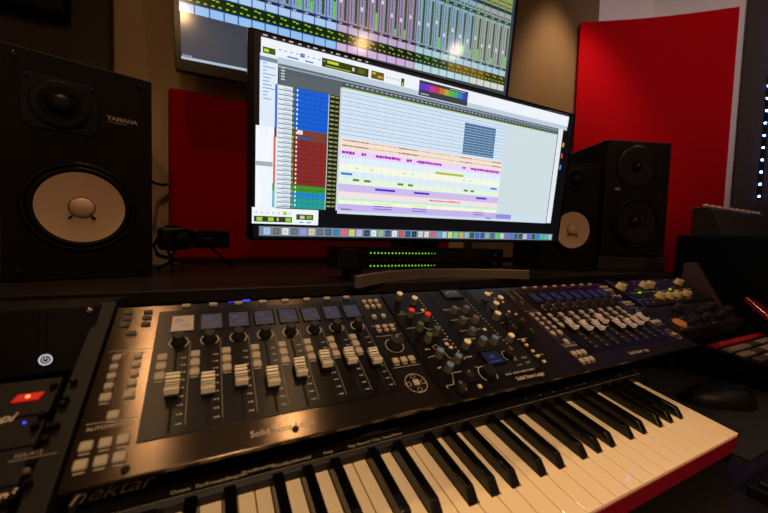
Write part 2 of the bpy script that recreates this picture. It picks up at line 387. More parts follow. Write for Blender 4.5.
m_lcd_glare = mat('lcd_painted_glare', (150, 128, 100), .35, emit=(120, 105, 95), estr=.25)  # reflection on the first display, put into its beige colour and glow
big = (.0075, .0072, 1); mid = (.0060, .0055, 1); drk = (.0075, .0048, 0)
leftp = [((.0105, .139), drk), ((.0105, .130), drk), ((.0095, .1205), drk), ((.0270, .139), drk), ((.0270, .130), drk), ((.0270, .1205), drk), ((.0175, .1085), drk),
         ((.0112, .0785), mid), ((.0112, .0685), mid), ((.0112, .0585), mid), ((.0112, .0485), mid), ((.0265, .0785), mid), ((.0265, .0685), mid), ((.0265, .0585), mid), ((.0265, .0485), mid),
         ((.0112, .0375), big), ((.0260, .0375), big), ((.0190, .0200), big),
         ((.0080, .0000), big), ((.0185, .0000), big), ((.0285, .0000), big), ((.0080, -.0130), big), ((.0185, -.0130), big), ((.0285, -.0130), big)]
leftp = [((a_, b_ if b_ > -.001 and b_ > 0 else b_-.002), c_) for (a_, b_), c_ in leftp]
rightp = [((.0110, .135), mid), ((.0195, .135), mid), ((.0280, .135), mid), ((.0110, .1245), mid), ((.0195, .1245), mid), ((.0280, .1245), mid),
          ((.0130, .1045), mid), ((.0260, .1045), mid),
          ((.0100, .0850), mid), ((.0195, .0850), mid), ((.0285, .0850), mid), ((.0100, .0785), (.006, .003, 1)), ((.0195, .0785), (.006, .003, 1)), ((.0285, .0785), (.006, .003, 1)),
          ((.0090, .0305), big), ((.0190, .0305), big), ((.0290, .0305), big)]
fader_controller(-.0400, 'brushed metal eight fader controller at the left, in the lamplight', [.0357, .0316, .0344, .0284, .0344, .0403, .0400, .0354], m_cap, False, leftp, rightp)
fader_controller(.4710, 'eight fader controller at the right end, in bluish shade', [.043, .037, .034, .046, .0323, .0291, .0324, .0384], m_capw, True, leftp, rightp)

# ---- the knob controller between them
UU = .2528; t = empty('knob_controller', CF(UU), 'dark knob-covered controller between the two fader controllers', 'mixing controller')
Wc = .2174; body(t, Wc, m=m_alud)
def L(u, v): return u-UU, v+.0305
MB().box(.0015, .152, .017, .1775, 0, .0008).build('dark_faceplate', m_face, t)
MB().prism([(.0885, .0185), (.1515, .0185), (.1515, .1765), (.0720, .1765)], .0008, .0011).build('centre_plate', m_blackm, t)
def base(u, v, h0=.015, h1=.0105):   # the knob stands where its top was measured
    d_ = CON.at(u, v, h0)-CAM; o_ = CON.o+CON.n*h1; p_ = CAM+d_*((o_-CAM).dot(CON.n)/d_.dot(CON.n))-CON.o
    return L(p_.dot(CON.u), p_.dot(CON.v))
for u, v, m in [(.271, .1296, m_kwhite), (.2888, .1187, m_kwhite), (.2713, .0945, m_kred), (.2901, .0844, m_kred), (.2706, .0684, m_kgreen), (.2882, .0578, m_kgreen),
                (.2716, .0489, m_kgreen), (.272, .0237, m_kblue), (.2896, .0124, m_kblue), (.2715, .0028, m_kblue)]:
    x, y = base(u, v); knob(t, x, y, .0046, .014, m_kgrey, m, 'channel_strip_knob')
for u, v in [(.2877, -.012), (.2702, -.0229)]:
    x, y = base(u, v); knob(t, x, y, .0050, .014, m_knob, None, 'channel_strip_knob')
for u, v, m in [(.3403, .0939, None), (.3602, .0931, None), (.3395, .0722, None), (.3607, .0716, None), (.3397, .0508, None), (.3155, .0309, m_kwhite), (.3164, .004, None),
                (.3416, .0323, m_kblue), (.36, .0312, m_kblue), (.3872, .0312, m_kwhite)]:
    if m is None and v == .004: continue
    x, y = base(u, v); knob(t, x, y, .0048, .014, m_kgrey, m, 'bus_compressor_knob')
for u, v, m in [(.4163, .117, m_kwhite), (.4342, .1068, m_kwhite), (.4151, .0948, m_kwhite), (.4001, .0736, m_kwhite), (.4144, .0672, None), (.4315, .0554, None), (.4063, .0454, None), (.4288, .0333, None)]:
    x, y = base(u, v); knob(t, x, y, .0050, .015, m_kgrey if m else m_knob, m, 'dynamics_knob')
for u, v in [(.4175, .0322), (.4155, .0239), (.4161, .0128), (.4161, .004), (.4175, -.0056)]:
    x, y = L(u, v); button(t, x, y, .0052, .0040, .0022, m_cream)
for u, v in [(.427, .125), (.443, .121), (.452, .113), (.444, .090), (.452, .083), (.448, .137), (.436, .137)]:
    x, y = L(u, v); button(t, x, y, .0042, .0038, .0022, m_cream)
for u, v in [CON.px(484.3, 330), CON.px(446.5, 344.5), CON.px(450.5, 348), CON.px(479.5, 387), CON.px(422.5, 310.8)]:
    x, y = L(u, v); button(t, x, y, .0052, .0046, .0022, m_cream)
# displays, encoders of the centre
x0, y0 = L(.352, .127); s = MB().box(x0, x0+.032, y0, y0+.021, .0011, .0035).build('gain_meter', m_blackg, t)
mb = MB(); mb.quad(x0+.002, x0+.030, y0+.0025, y0+.0185, .0037); mb.build('meter_picture', m_lcdb, s)
mb = MB(); ring(mb, x0+.016, y0+.004, .012, .0008, .0040, .5, PI-.5, 14); mb.line([(x0+.016, y0+.004), (x0+.010, y0+.015)], .0006, .0040); mb.text('SSL', .004, x0+.020, y0+.012, .004); mb.build('meter_scale', m_print, s)
x0, y0 = L(.333, .002); s = MB().box(x0-.001, x0+.029, y0-.001, y0+.022, .0011, .0020).build('channel_display', m_blackg, t)
mb = MB(); mb.quad(x0+.001, x0+.027, y0+.001, y0+.020, .0022); mb.build('display_picture', m_lcdb, s)
mb = MB(); mb.text('4K', .008, x0+.009, y0+.009, .0025); mb.quad(x0+.004, x0+.022, y0+.004, y0+.005, .0025); mb.build('display_text', m_lcd, s)
leg = MB()
x, y = L(.3226, -.0075); MB().lathe([(.0088, 0), (.0088, .002), (.0078, .0075), (.0070, .008)], (x, y, .0010), 22).build('encoder_knob', m_blackm, t); ring(leg, x, y, .0112, .0008, .0013, -.8, PI+.8); leg.line([(x-.010, y+.012), (x-.004, y+.010)], .0008, .0014)
x, y = L(.3715, .0115); MB().lathe([(.0062, 0), (.0062, .002), (.0055, .0065), (.0050, .007)], (x, y, .0010), 22).build('encoder_knob', m_blackm, t); ring(leg, x, y, .0082, .0007, .0013, -.8, PI+.8)
# meter dots
led = MB()
for k in range(20):
    x, y = L(.3075-.0, .1360-k*.0062); leg.box(x-.0008, x+.0008, y-.0007, y+.0007, .0009, .0012)
for k in range(18):
    x, y = L(.386, .1300-k*.0062); leg.box(x-.0007, x+.0007, y-.0007, y+.0007, .0012, .0014)
# printed curves and words
def PL(pts, w=.0006, z=.0013):
    leg.line([L(*p) for p in pts], w, z)
PL([(.259, .1035), (.296, .1035)]); PL([(.259, .077), (.283, .077), (.289, .071), (.298, .071)]); PL([(.2625, .028), (.281, .030)]); PL([(.281, .030), (.277, .043), (.284, .045), (.289, .022), (.298, .020)], .0005)
PL([(.262, -.012), (.272, -.012), (.279, .002), (.292, .002)], .0006); PL([(.262, -.012), (.262, -.016)])
PL([(.330, .0835), (.366, .0835)]); PL([(.331, .062), (.366, .062)]); PL([(.345, .041), (.366, .041)]); PL([(.372, -.004), (.380, -.004)])
for u, v, s_ in [(.265, .0385, 'MHz'), (.2655, .1065, 'HF'), (.265, .0105, 'LMF'), (.297, .104, 'dB'), (.2975, .050, 'HMF'), (.280, -.0215, 'LF'), (.332, .104, 'ATTACK'), (.352, .104, 'RATIO'), (.331, .0455, 'MAKE-UP'),
                 (.309, .0185, 'FADER'), (.335, .0215, 'MIX'), (.354, .0195, 'S/C'), (.380, .0195, 'OUT'), (.345, -.0145, 'BACK'), (.357, -.0145, 'MODE'), (.369, -.0145, 'ROUTE'), (.382, -.0145, 'PRESET'), (.375, .003, 'UP'), (.388, .004, 'SOLO'), (.388, -.004, 'CUT')]:
    x, y = L(u, v); leg.text(s_, .0036, x, y, .0013, thick=.01)
for vv in (.118, .100, .066, .036): leg.quad(.158, .176, vv, vv+.0007, .0003)
x, y = L(.376, -.0270); leg.text('Solid State Logic', .0068, x-.0215, y+.0035, .0012, thick=.015)
leg.build('printed_legend', m_print, t)

# ---- rack of beige knobs and black unit at the right of the controllers
t = empty('equaliser_rack', CF(.7655), 'rack unit with beige pointer knobs and green lamps beside the right controller', 'rack unit')
MB().box(0, .284, .098, .180, -.03, .003).build('front_panel', m_rack, t, .001)
MB().box(0, .010, .098, .180, .003, .0045).build('rack_ear', m_alud, t)
def bk(u, v, r=.0085, m=m_kbeige):
    u, v = u-.7655, v+.0305-.001
    k = MB().lathe([(r*1.15, 0), (r*1.15, .002), (r, .003), (r*.92, .011), (r*.8, .012)], (u, v, .003), 16).build('pointer_knob', m, t)
    MB().box(u-.0009, u+.0009, v, v+r, .0152, .0158).build('pointer_line', m_blackm, k)
for u, v in [(.7800, .1253), (.8651, .1253), (.889, .1263), (1.015, .1286), (.8603, .0886), (.8904, .0863), (.926, .0875), (.9644, .0879)]: bk(u, v)
leg = MB()
for k in range(70):
    u = random.uniform(.02, .27); v = .106+random.choice((0, .010, .030, .040, .060, .068)); leg.quad(u, u+random.uniform(.003, .009), v, v+.0014, .0034)
for vv in (.1375,): leg.quad(.02, .27, vv, vv+.0008, .0034)
leg.build('printed_legend', m_print, t)
for u, v in [(.8205, .1067), (.945, .1098)]: MB().box(u-.7655-.004, u-.7655+.004, v+.0305-.0012, v+.0305+.0012, .003, .005).build('lamp', m_led, t)
t = empty('black_rack_unit', CF(.7655), 'dark unit with black knobs and an orange dial below the beige knob rack', 'rack unit')
MB().box(0, .262, .030, .096, -.03, .001).build('front_panel', m_rack, t, .001)
MB().lathe([(.012, 0), (.012, .002), (.009, .006)], (.0307, .047, .001), 20).build('orange_dial', m_orange, t)
for u, v, r in [(.085, .078, .010), (.120, .046, .008), (.150, .065, .009), (.185, .046, .008), (.205, .072, .009), (.235, .055, .009), (.062, .042, .006)]:
    MB().lathe([(r, 0), (r*.95, .003), (r*.8, .016), (r*.7, .017)], (u, v, .001), 16).build('knob', m_knob, t)
leg = MB()
for k in range(46):
    u = random.uniform(.01, .25); v = random.choice((.036, .048, .060, .088)); leg.quad(u, u+random.uniform(.003, .008), v, v+.0011, .0014)
leg.build('printed_legend', m_printd, t)

# ================================================================ left racks
# power unit, upright, under the shelf
F = upright((-.0955, .400, .922), 0, math.radians(-6))
t = empty('power_unit', F.mat(), 'black unit with a glowing white power button and perforated grille at far left', 'rack unit')
MB().box(-.30, 0, 0, .0575, -.15, 0).build('front_panel', m_rack, t, .001)
MB().box(-.10-.20, -.0385, .003, .0545, 0, .0012).build('perforated_grille', m_black, t)
hl = MB()
for i in range(20):
    for j in range(9):
        hl.lathe([(.0013, 0), (.0013, .0002)], (-.044-i*.0052, .0075+j*.0052, .0012), 8, smooth=False)
hl.build('grille_hole', m_blackm, t)['kind'] = 'stuff'
u, v = F.px(46, 359.5, .001)
b_ = MB().lathe([(.0062, 0), (.0062, .0012), (.0050, .0018)], (u, v, 0), 24).build('power_button', m_black, t)
g = MB(); ring(g, u, v, .0042, .0012, .0021, n=28); ring(g, u, v, .0021, .0006, .0021, -PI*1.3, PI*.3, 18); g.quad(u-.0003, u+.0003, v, v+.0030, .0021); g.build('power_symbol', m_pow, b_)
for (x, y) in ((-.004, .053), (-.006, .006)):
    MB().lathe([(.0028, 0), (.0028, .0014), (.0015, .002)], (x, y, 0), 12).build('screw', m_chrome, t)
MB().box(-.034, -.033, .002, .056, 0, .0008).build('panel_seam', m_blackm, t)

# modules on the slope at the far left
R0 = -.060
def module(name, v0, v1, label):
    t = empty(name, CON.mat(R0, v0, 0), label, 'rack module')
    MB().box(-.22, 0, .0004, v1-v0-.0004, -.04, .002).build('front_panel', m_rack, t, .0008)
    return t
def kn(t, u, v, r=.0055, h=.014, v0=0, m=m_blackg):
    r *= .62; h *= .45
    MB().lathe([(r*1.1, 0), (r*1.1, .002), (r, .003), (r*.85, h), (r*.7, h+.001)], (u-R0, v-v0, .002), 18).build('knob', m, t)
def cpx(x, y, h=.003): return CON.px(x, y, h)
t = module('api_module', .0305, .0640, 'black module with a red lamp, upper of the units at bottom left'); t.name = 'preamp_module'
u, v = cpx(28, 397); MB().prism([(u-R0-.008, v-.0305-.003), (u-R0+.006, v-.0305-.003), (u-R0+.008, v-.0305+.003), (u-R0-.006, v-.0305+.003)], .002, .0034).build('red_lamp', m_ledr, t)
MB().lathe([(.0014, 0), (.0012, .0006)], (u-R0, v-.0305, .0034), 12).build('lamp_core', m_ledrh, t)
for p in ((54, 386), (63, 405), (66, 399), (74, 382)): kn(t, *cpx(*p), .0034, .008, .0305)
t = module('preamp_module', .0060, .0300, 'module with white and blue lettering and a small blue lamp')
u, v = cpx(0, 421); u2, _ = cpx(14, 419)
MB().text('opi', .0100, u2-R0-.0135, v-.006-.001, .0022, 'LEFT', .3, 1, 0, None, .02).build('lettering', m_print, t)
u, v = cpx(24, 422); MB().lathe([(.0010, 0), (.0008, .0008)], (u-R0, v-.006, .002), 10).build('blue_lamp', m_ledb, t)
for p in ((42, 416), (50, 428), (56, 426), (35, 427)): kn(t, *cpx(*p), .0036, .009, .006)
MB().quad(-.040, -.022, .0035, .0043, .0022).build('printed_line', m_print, t)
t = module('preamp_module', -.0195, .0055, 'black module lettered in small grey capitals, between two other units')
u, v = cpx(16, 456); MB().text('HA-412', .0042, u-R0-.001, v+.0195-.001, .0022, 'LEFT', 0, 1, 0, None, .02).quad(u-R0-.003, u-R0+.020, v+.0165, v+.0171, .0022).build('lettering', m_printd, t)
for p in ((45, 440), (30, 464), (27, 473)): kn(t, *cpx(*p), .0034, .008, -.0195, m_chrome if p[0] < 30 else m_blackg)
t = module('preamp_module', -.0550, -.0200, 'lowest black module at the bottom left corner')
u, v = cpx(0, 498); MB().text('opi', .010, u-R0-.008, v+.055-.002, .0022, 'LEFT', .3, 1, 0, None, .02).build('lettering', m_print, t)
for p in ((5, 505), (12, 500), (28, 484)): kn(t, *cpx(*p), .0036, .009, -.055)

# ================================================================ piano keyboard
kb = empty('midi_keyboard', KEY.mat(), 'black keyboard controller with ivory keys and red front edge, in front of the controllers', 'keyboard')
P = .0235; KL = .130; n_w = 29
# black keys straddle these boundaries (counted from the right end), with offsets
names = 'CDEFGAB'
blk = {}
for k in range(1, n_w):
    # boundary k separates white k-1 (right) and white k (left); right-most white is C
    left = names[(0-k) % 7]
    off = {'C': -.0030, 'D': .0030, 'F': -.0038, 'G': 0, 'A': .0038}.get(left)
    if off is not None: blk[k] = -P*k+off
bw, bl0 = .0116, .047
for i in range(n_w):
    xr = -P*i-.0005; xl = -P*(i+1)+.0005; cr = cl = None
    pr = []
    if i in blk: cr = blk[i]-bw/2-.0007
    if i+1 in blk: cl = blk[i+1]+bw/2+.0007
    pr = [(xl, 0), (xr, 0)]
    pr += [(xr, bl0-.001), (cr, bl0-.001), (cr, KL)] if cr else [(xr, KL)]
    pr += [(cl, KL), (cl, bl0-.001), (xl, bl0-.001)] if cl else [(xl, KL)]
    MB().prism(pr, -.009, 0).build('white_key', m_keyw, kb, .0007)
for k, x in blk.items():
    b = bw/2; tt = .0047; z0, z1 = -.008, .0125
    vs = [(x-b, bl0, z0), (x+b, bl0, z0), (x+b, KL, z0), (x-b, KL, z0),
          (x-b, bl0+.001, .001), (x+b, bl0+.001, .001), (x+b, KL, .001), (x-b, KL, .001),
          (x-tt, bl0+.0095, z1-.0015), (x+tt, bl0+.0095, z1-.0015), (x+tt, KL, z1), (x-tt, KL, z1)]
    MB().add(vs, [(3, 2, 1, 0), (0, 1, 5, 4), (1, 2, 6, 5), (2, 3, 7, 6), (3, 0, 4, 7), (4, 5, 9, 8), (5, 6, 10, 9), (6, 7, 11, 10), (7, 4, 8, 11), (8, 9, 10, 11)]).build('black_key', m_keyb, kb, .0013, None, 3)
XL2 = -.795
MB().box(XL2, .006, .006, .245, -.050, -.0105).build('case_bottom', m_case, kb, .003)
MB().box(-.684, .0015, -.001, .0055, -.030, -.0045).build('red_front_rail', m_redg, kb, .0008)
MB().box(-.684, .0010, .0055, .0065, -.030, -.0095).build('inner_rail', m_blackm, kb)
# top panel with small raised front lip
MB().prism([(KL-.001, -.0104), (KL-.001, .0085), (KL+.0035, .0118), (.200, .0130), (.245, .008), (.245, -.0104)], XL2, .012, 'x').build('control_panel', m_case, kb, .001)
MB().box(XL2, -.6835, .000, KL-.0012, -.0104, .0118).build('left_cheek', m_case, kb, .002)
MB().box(.0010, .0085, .000, KL-.0012, -.0500, -.002).build('right_cheek', m_case, kb, .001)
for x in (-.75, -.05):
    MB().box(x-.03, x+.03, .015, .03, -.0535, -.050).build('front_foot', m_blackm, kb)
leg = MB(); h = .0130
ua, va = KEY.px(66, 502, .0125); ub, vb = KEY.px(156, 478, .0125)
nk = MB().text('nektar', .0205, ua+.002, .1500, h+.0002, 'LEFT', .25, (ub-ua)/(.0205*2.80), 0, None, .006); nk.build('maker_lettering', m_kwhite, kb)
h = .01225
for px, py, s_ in [(180, 497, 'Octave'), (201, 489, 'Part'), (219, 482, 'Transpose'), (237, 478, 'Program'), (250, 472, 'Preset'), (265, 468, 'Snapshot'), (280, 467, 'Volume'), (291, 464.5, 'Cycle'), (304, 461, 'Rewind'), (330, 456, 'Stop'), (354, 450, 'Play'), (366, 447, 'Record'), (379, 444, 'Click'), (390, 441, 'Setup'), (400, 438, 'Mixer')]:
    u, v = KEY.px(px, py, .0125); leg.text(s_, .0050, u, max(v, .1365), h, 'CENTER', 0, 1, 0, None, .015)
u, v = KEY.px(348, 446, .0125); u1, v1 = KEY.px(404, 434, .0125); leg.quad(u, u1, .1460, .1464, h); leg.text('TRANSPORT', .0045, (u+u1)/2, .1472, h, 'CENTER', 0, 1, 0, None, .015)
leg.quad(XL2+.01, .01, .1330, .1334, .01190)
for px, py in [(530, 402), (546, 399), (560, 396), (575, 393), (585, 389), (592, 388), (625, 376), (640, 372)]:
    u, v = KEY.px(px, py, .0125); leg.quad(u-.003, u+.003, .141, .1415, h)
u, v = KEY.px(598, 372, .013); leg.text('GX49', .014, u-.01, .168, .0132, 'LEFT', 0, 1, 0, None, .02)
leg.build('printed_legend', m_print, kb)
# wedge stand the keyboard rests on
a = .1748
def kp(v, h_): return (.1887+v*math.cos(a)-h_*math.sin(a), .7979+v*math.sin(a)+h_*math.cos(a))
p0, p1 = kp(.05, -.0545), kp(.24, -.0545)
ks = MB().prism([(p0[0], .7425), (p1[0], .7425), (p1[0], p1[1]+.0038), (p0[0], p0[1]+.0038)], -.60, .55, 'x')
tag(ks.build('keyboard_wedge', m_blackm), 'low black wedge under the piano keyboard', 'keyboard stand')

# ================================================================ mouse, computer keyboard
ms = empty('mouse', at(.905, .292, .7475, math.radians(-24)), 'black mouse lying on the desk beyond the right end of the piano keys', 'mouse')
vs, fs = [], []; nu, nv = 18, 10
for i in range(nv+1):
    t_ = i/nv*PI/2
    for k in range(nu):
        a_ = 2*PI*k/nu; r_ = math.cos(t_)
        vs.append((math.cos(a_)*r_*.068*(1-.12*math.cos(a_)), math.sin(a_)*r_*.036*(1+.12*math.cos(a_)), math.sin(t_)**.8*.036 if t_ > 0 else 0))
fs = [(i*nu+k, i*nu+(k+1) % nu, (i+1)*nu+(k+1) % nu, (i+1)*nu+k) for i in range(nv) for k in range(nu)]
MB().add(vs, fs, None, True).add([(v_[0], v_[1], 0) for v_ in vs[:nu]], [tuple(range(nu-1, -1, -1))]).build('shell', m_black, ms)
MB().lathe([(.006, -.003), (.007, 0), (.006, .003)], (-.035, 0, .028), 14, axis='y').build('scroll_wheel', m_rubber, ms)
MB().text('MX', .007, .036, -.004, .0315).build('logo', m_printd, ms)
tag(MB().box(.70, 1.06, .19, .455, .7422, .7455).build('mouse_pad', mat('mat_cloth', (24, 22, 26), .7, bump=.3), None, .001), 'dark mat under the black mouse', 'mouse pad')
ck = empty('computer_keyboard', at(.60, .012, .7425), 'black computer keyboard peeking in at the bottom right corner', 'computer keyboard')
MB().box(0, .44, 0, .152, 0, .014).build('base', m_black, ck, .002)
for r_ in range(6):
    for c_ in range(15):
        MB().box(.008+c_*.0285, .008+c_*.0285+.0255, .008+r_*.0232, .008+r_*.0232+.0202, .014, .0205, .0015).build('keycap', m_black, ck)

# ================================================================ pad controller, screens etc. at the right
F = tilted((1.05, .400, .815), math.radians(4))
t = empty('pad_controller', F.mat(), 'black pad controller with red and grey pads at the right edge', 'pad controller')
MB().box(0, .33, -.26, 0, -.035, 0).build('body', m_black, t, .003)
for r_ in range(5):
    for c_ in range(5):
        MB().box(.014+c_*.062, .018+c_*.062+.056, -.022-r_*.026-.016, -.022-r_*.026, 0, .005, .0015).build('pad', m_pads[0] if r_ == 0 else m_pads[1 if (r_+c_) % 3 else 2], t)
for c_ in range(7): MB().lathe([(.007, 0), (.006, .012)], (.04+c_*.045, -.20, 0), 14).build('knob', m_knob, t)
MB().lathe([(.0022, 0), (.0018, .001)], (.030, -.165, 0), 10).build('blue_lamp', m_ledb, t)
tag(MB().prism([(0, 0), (.07, .02), (.055, .12), (.03, .14), (.01, .07)], 0, .012).build('red_cloth', m_redg, None, .002, Matrix.Translation((1.28, .29, .822)) @ Matrix.Rotation(math.radians(40), 4, 'X')), 'red strap lying over the pad controller at the right edge', 'strap')
t = empty('knob_mixer', tilted((1.06, .400, .850), math.radians(10)).mat(), 'black mixer crowded with dark knobs, in front of the dark upright screen', 'mixer')
MB().box(0, .30, .004, .18, -.018, 0).build('body', m_rack, t, .003)
for r_ in range(4):
    for c_ in range(8):
        MB().lathe([(.009, 0), (.0085, .003), (.007, .018), (.006, .019)], (.022+c_*.036, .026+r_*.041, 0), 12).build('knob', m_knob, t)
tag(MB().box(1.08, 1.34, .43, .56, .7425, .8365).build('mixer_riser', m_blackm), 'black riser box under the knob mixer', 'riser')
tag(MB().box(1.08, 1.36, .16, .38, .7425, .7595).build('controller_riser', m_blackm), 'thin black riser under the pad controller', 'riser')
# dark screen, its flat pane facing left
F = Frame((1.40, .601, .835), (0, -1, 0), (.06, 0, .998), (-.998, 0, .06))
t = empty('dark_screen', F.mat(), 'switched-off black screen with rounded corners standing at the right edge', 'screen')
def rrect(w, h_, r, n=6):
    p = []
    for cx, cy, a0 in ((w-r, r, -PI/2), (w-r, h_-r, 0), (r, h_-r, PI/2), (r, r, PI)):
        for k in range(n+1): p.append((cx+math.cos(a0+k/n*PI/2)*r, cy+math.sin(a0+k/n*PI/2)*r))
    return p
MB().prism(rrect(.36, .255, .010), -.014, 0).build('housing', m_black, t, .001)
MB().prism([(a_+.008, b_+.008) for a_, b_ in rrect(.344, .239, .005)], 0, .0006).build('glass', mat('off_screen_glass', (3, 3, 3), .5, spec=.15), t)
MB().box(.12, .30, -.092, .0, -.012, -.002).build('stand', m_black, t, .001)
# sloped synth module behind it, white knobs on top
t = empty('synthesiser', at(1.84, .68, .7425), 'dark sloped synthesiser with white knobs along its top at right', 'synthesiser')
zt = 1.05+.245*.67-.742
MB().prism([(-.10, .24), (.03, .24), (.03, zt), (-.02, zt), (-.035, zt-.01), (-.10, .30)], -.065, .50, 'x').build('body', mat('synth_body', (46, 42, 38), .6), t, .003)
MB().box(-.04, .40, -.08, .02, .0, .24).build('stand', m_blackm, t)
for k in range(19):
    MB().lathe([(.009, 0), (.008, .012), (.006, .013)], (-.040+k*.029, -.004+(k % 2)*.008, zt), 12).build('knob', m_kwhite, t)
for k in (7, 9): MB().box(k*.029+.005, k*.027+.009, -.018, -.014, zt, zt+.002).build('red_lamp', m_ledr, t)

# ================================================================ loudspeakers
def paper_cone_speaker(F, label, mirror=1):
    """white-coned cabinet; F origin = lower front-centre, u right, v up, n forward"""
    W, H, Dp = .215, (.402 if mirror == 1 else .382), .199
    t = empty('white_cone_speaker', F.mat(), label, 'speaker')
    MB().box(-W/2, W/2, 0, H, -Dp, 0).build('cabinet', m_cab, t, .0025)
    cx, cy = F.px(82, 207.5) if mirror == 1 else F.px(572, 230)
    MB().lathe([(.0835, 0), (.0835, .003), (.0792, .0045), (.0740, .003), (.0740, .0002)], (cx, cy, 0), 56, cap=False).build('frame_ring', m_rubber, t)
    MB().lathe([(.0748, .0031), (.0713, .0065), (.0670, .0060), (.0648, .0012)], (cx, cy, 0), 56, cap=False).build('surround', m_rubber, t)
    wc = MB().lathe([(.0648, .0045), (.0478, .0022), (.0313, .0012), (.0174, .0008)], (cx, cy, 0), 56, cap=False).build('woofer_cone', m_cone, t)
    wc.data.polygons.foreach_set('use_smooth', [True]*len(wc.data.polygons))
    MB().lathe([(.0202, .0008), (.0196, .003), (.0187, .0030)], (cx, cy, 0), 32, cap=False).build('cap_ring', m_printd, wc)
    MB().lathe([(.0187, .0028), (.0165, .0062), (.0113, .0090), (.0052, .0104), (.0004, .0108)], (cx, cy, 0), 32).build('dust_cap', m_cone, wc)
    for sgn in (-1, 1):
        bx, by = cx+sgn*.0155, cy-.0180
        MB().prism([(bx-.0028, by-.0005), (bx-.0005+sgn*-.0015, by+.0035), (bx+.0028, by+.001), (bx+sgn*.0028+.0022, by-.0035), (bx+sgn*.0028-.0018, by-.0045)], .0022, .0045).build('lead_terminal', m_blackm, wc)
    # tweeter on its square plate
    tx, ty = (F.px(61, 106)[0], F.px(61, 106)[1]) if mirror == 1 else (.012, .325)
    la = F.px(107, 119.3); lb = F.px(136, 125)
    MB().prism([(tx-.051+a_, ty-.046+b_) for a_, b_ in rrect(.102, .092, .012)], 0, .004).build('tweeter_plate', m_black, t, .001)
    MB().lathe([(.043, .004), (.041, .006), (.030, .004), (.020, .0035), (.0175, .008), (.012, .012), (.004, .0135)], (tx, ty, 0), 36).build('tweeter_dome', m_rubber, t)
    for sx in (-1, 1):
        for sy in (-1, 1): MB().lathe([(.0035, 0), (.0035, .002), (.002, .0026)], (tx+sx*.043, ty+sy*.038, .004), 12).build('screw', m_black, t)
    for sx, sy in ((-.088, .016), (.088, .016), (-.088, H-.016), (.088, H-.016)): MB().lathe([(.0048, 0), (.0048, .0025), (.003, .003)], (sx, sy, 0), 14).build('grille_peg', m_blackg, t)
    for k in range(8):
        a_ = k*PI/4+.39; MB().lathe([(.0028, 0), (.0024, .0014)], (cx+.0915*math.cos(a_), cy+.0915*math.sin(a_), .0042), 10).build('frame_screw', m_blackg, t)
    if mirror == 1:
        MB().text('YAMAHA', .0110, la[0], (la[1]+lb[1])/2, .0006, 'LEFT', 0, (lb[0]-la[0])/(.0110*3.95), 0, None, .035).text('STUDIO MONITOR', .0034, la[0]+.001, (la[1]+lb[1])/2-.0050, .0006, 'LEFT', 0, 1, 0, None, .02).build('maker_lettering', m_logo, t)
    return t
# left one: front face through the measured right edge
e = Vector((-.1075, .87, S)); dr = Vector((.963, .27, 0)).normalized()
paper_cone_speaker(upright(e-dr*.1075, math.atan2(dr.y, dr.x)), 'black speaker with white cone, standing at the left end of the shelf')
ang = math.radians(-20); dr = Vector((math.cos(ang), math.sin(ang), 0))
paper_cone_speaker(upright(Vector((1.150, .810, S)), ang), 'black speaker with white cone, half hidden behind the right edge of the wide monitor', -1)

# big two-way monitor on foam
p0 = Vector((1.319, .799, 0)); p1 = Vector((1.566, .700, 0)); dr = (p1-p0).normalized(); ang = math.atan2(dr.y, dr.x)
Fm = upright(Vector((p0.x, p0.y, 1.0075)), ang); Wm = (p1-p0).length; Hm = .437
t = empty('studio_monitor', Fm.mat(), 'larger all-black speaker standing on a grey foam block at right', 'speaker')
MB().box(0, Wm, 0, Hm, -.33, 0).build('cabinet', m_cab2, t, .008, None, 3)
cx, cy = Fm.px(634.5, 222)
MB().lathe([(.098, 0), (.098, .004), (.092, .005), (.088, .002), (.088, .0002)], (cx, cy, 0), 48, cap=False).build('woofer_frame', m_rubber, t)
MB().lathe([(.088, .002), (.083, .006), (.077, .004), (.0755, .0012)], (cx, cy, 0), 48, cap=False).build('surround', m_rubber, t)
wc = MB().lathe([(.0760, .0060), (.055, .0035), (.035, .0018), (.022, .0012)], (cx, cy, 0), 48, cap=False).build('woofer_cone', m_cone2, t)
MB().lathe([(.0235, .001), (.021, .007), (.013, .012), (.003, .014)], (cx, cy, 0), 32).build('dust_cap', m_blackg, wc)
tx, ty = Fm.px(637, 167)
MB().lathe([(.083, 0), (.083, .002), (.079, .0045), (.060, .0035), (.040, .0016), (.022, .0008)], (tx, ty, 0), 48, cap=False).build('tweeter_waveguide', m_cone2, t)
MB().lathe([(.0185, .001), (.015, .007), (.008, .010), (.002, .011)], (tx, ty, 0), 28).build('tweeter_dome', m_blackg, t)
MB().lathe([(.010, 0), (.009, .0012)], (*Fm.px(617.5, 189), 0), 20, 1.2, .55).build('badge', m_kbeige, t)
for k in (0, 1): MB().lathe([(.003, 0), (.003, .001)], (Wm-.042, .231+k*.012, 0), 10).build('indicator', m_kgrey, t)
MB().text('Monitor', .006, .02, .420, .0005).build('printed_name', m_printd, t)
fb = MB().box(-.008, Wm+.004, S-1.0072, -.0004, -.28, .002).build('foam_block', m_foam, None, .003, Fm.mat())
tag(fb, 'grey foam isolation block under the larger black speaker', 'foam block')

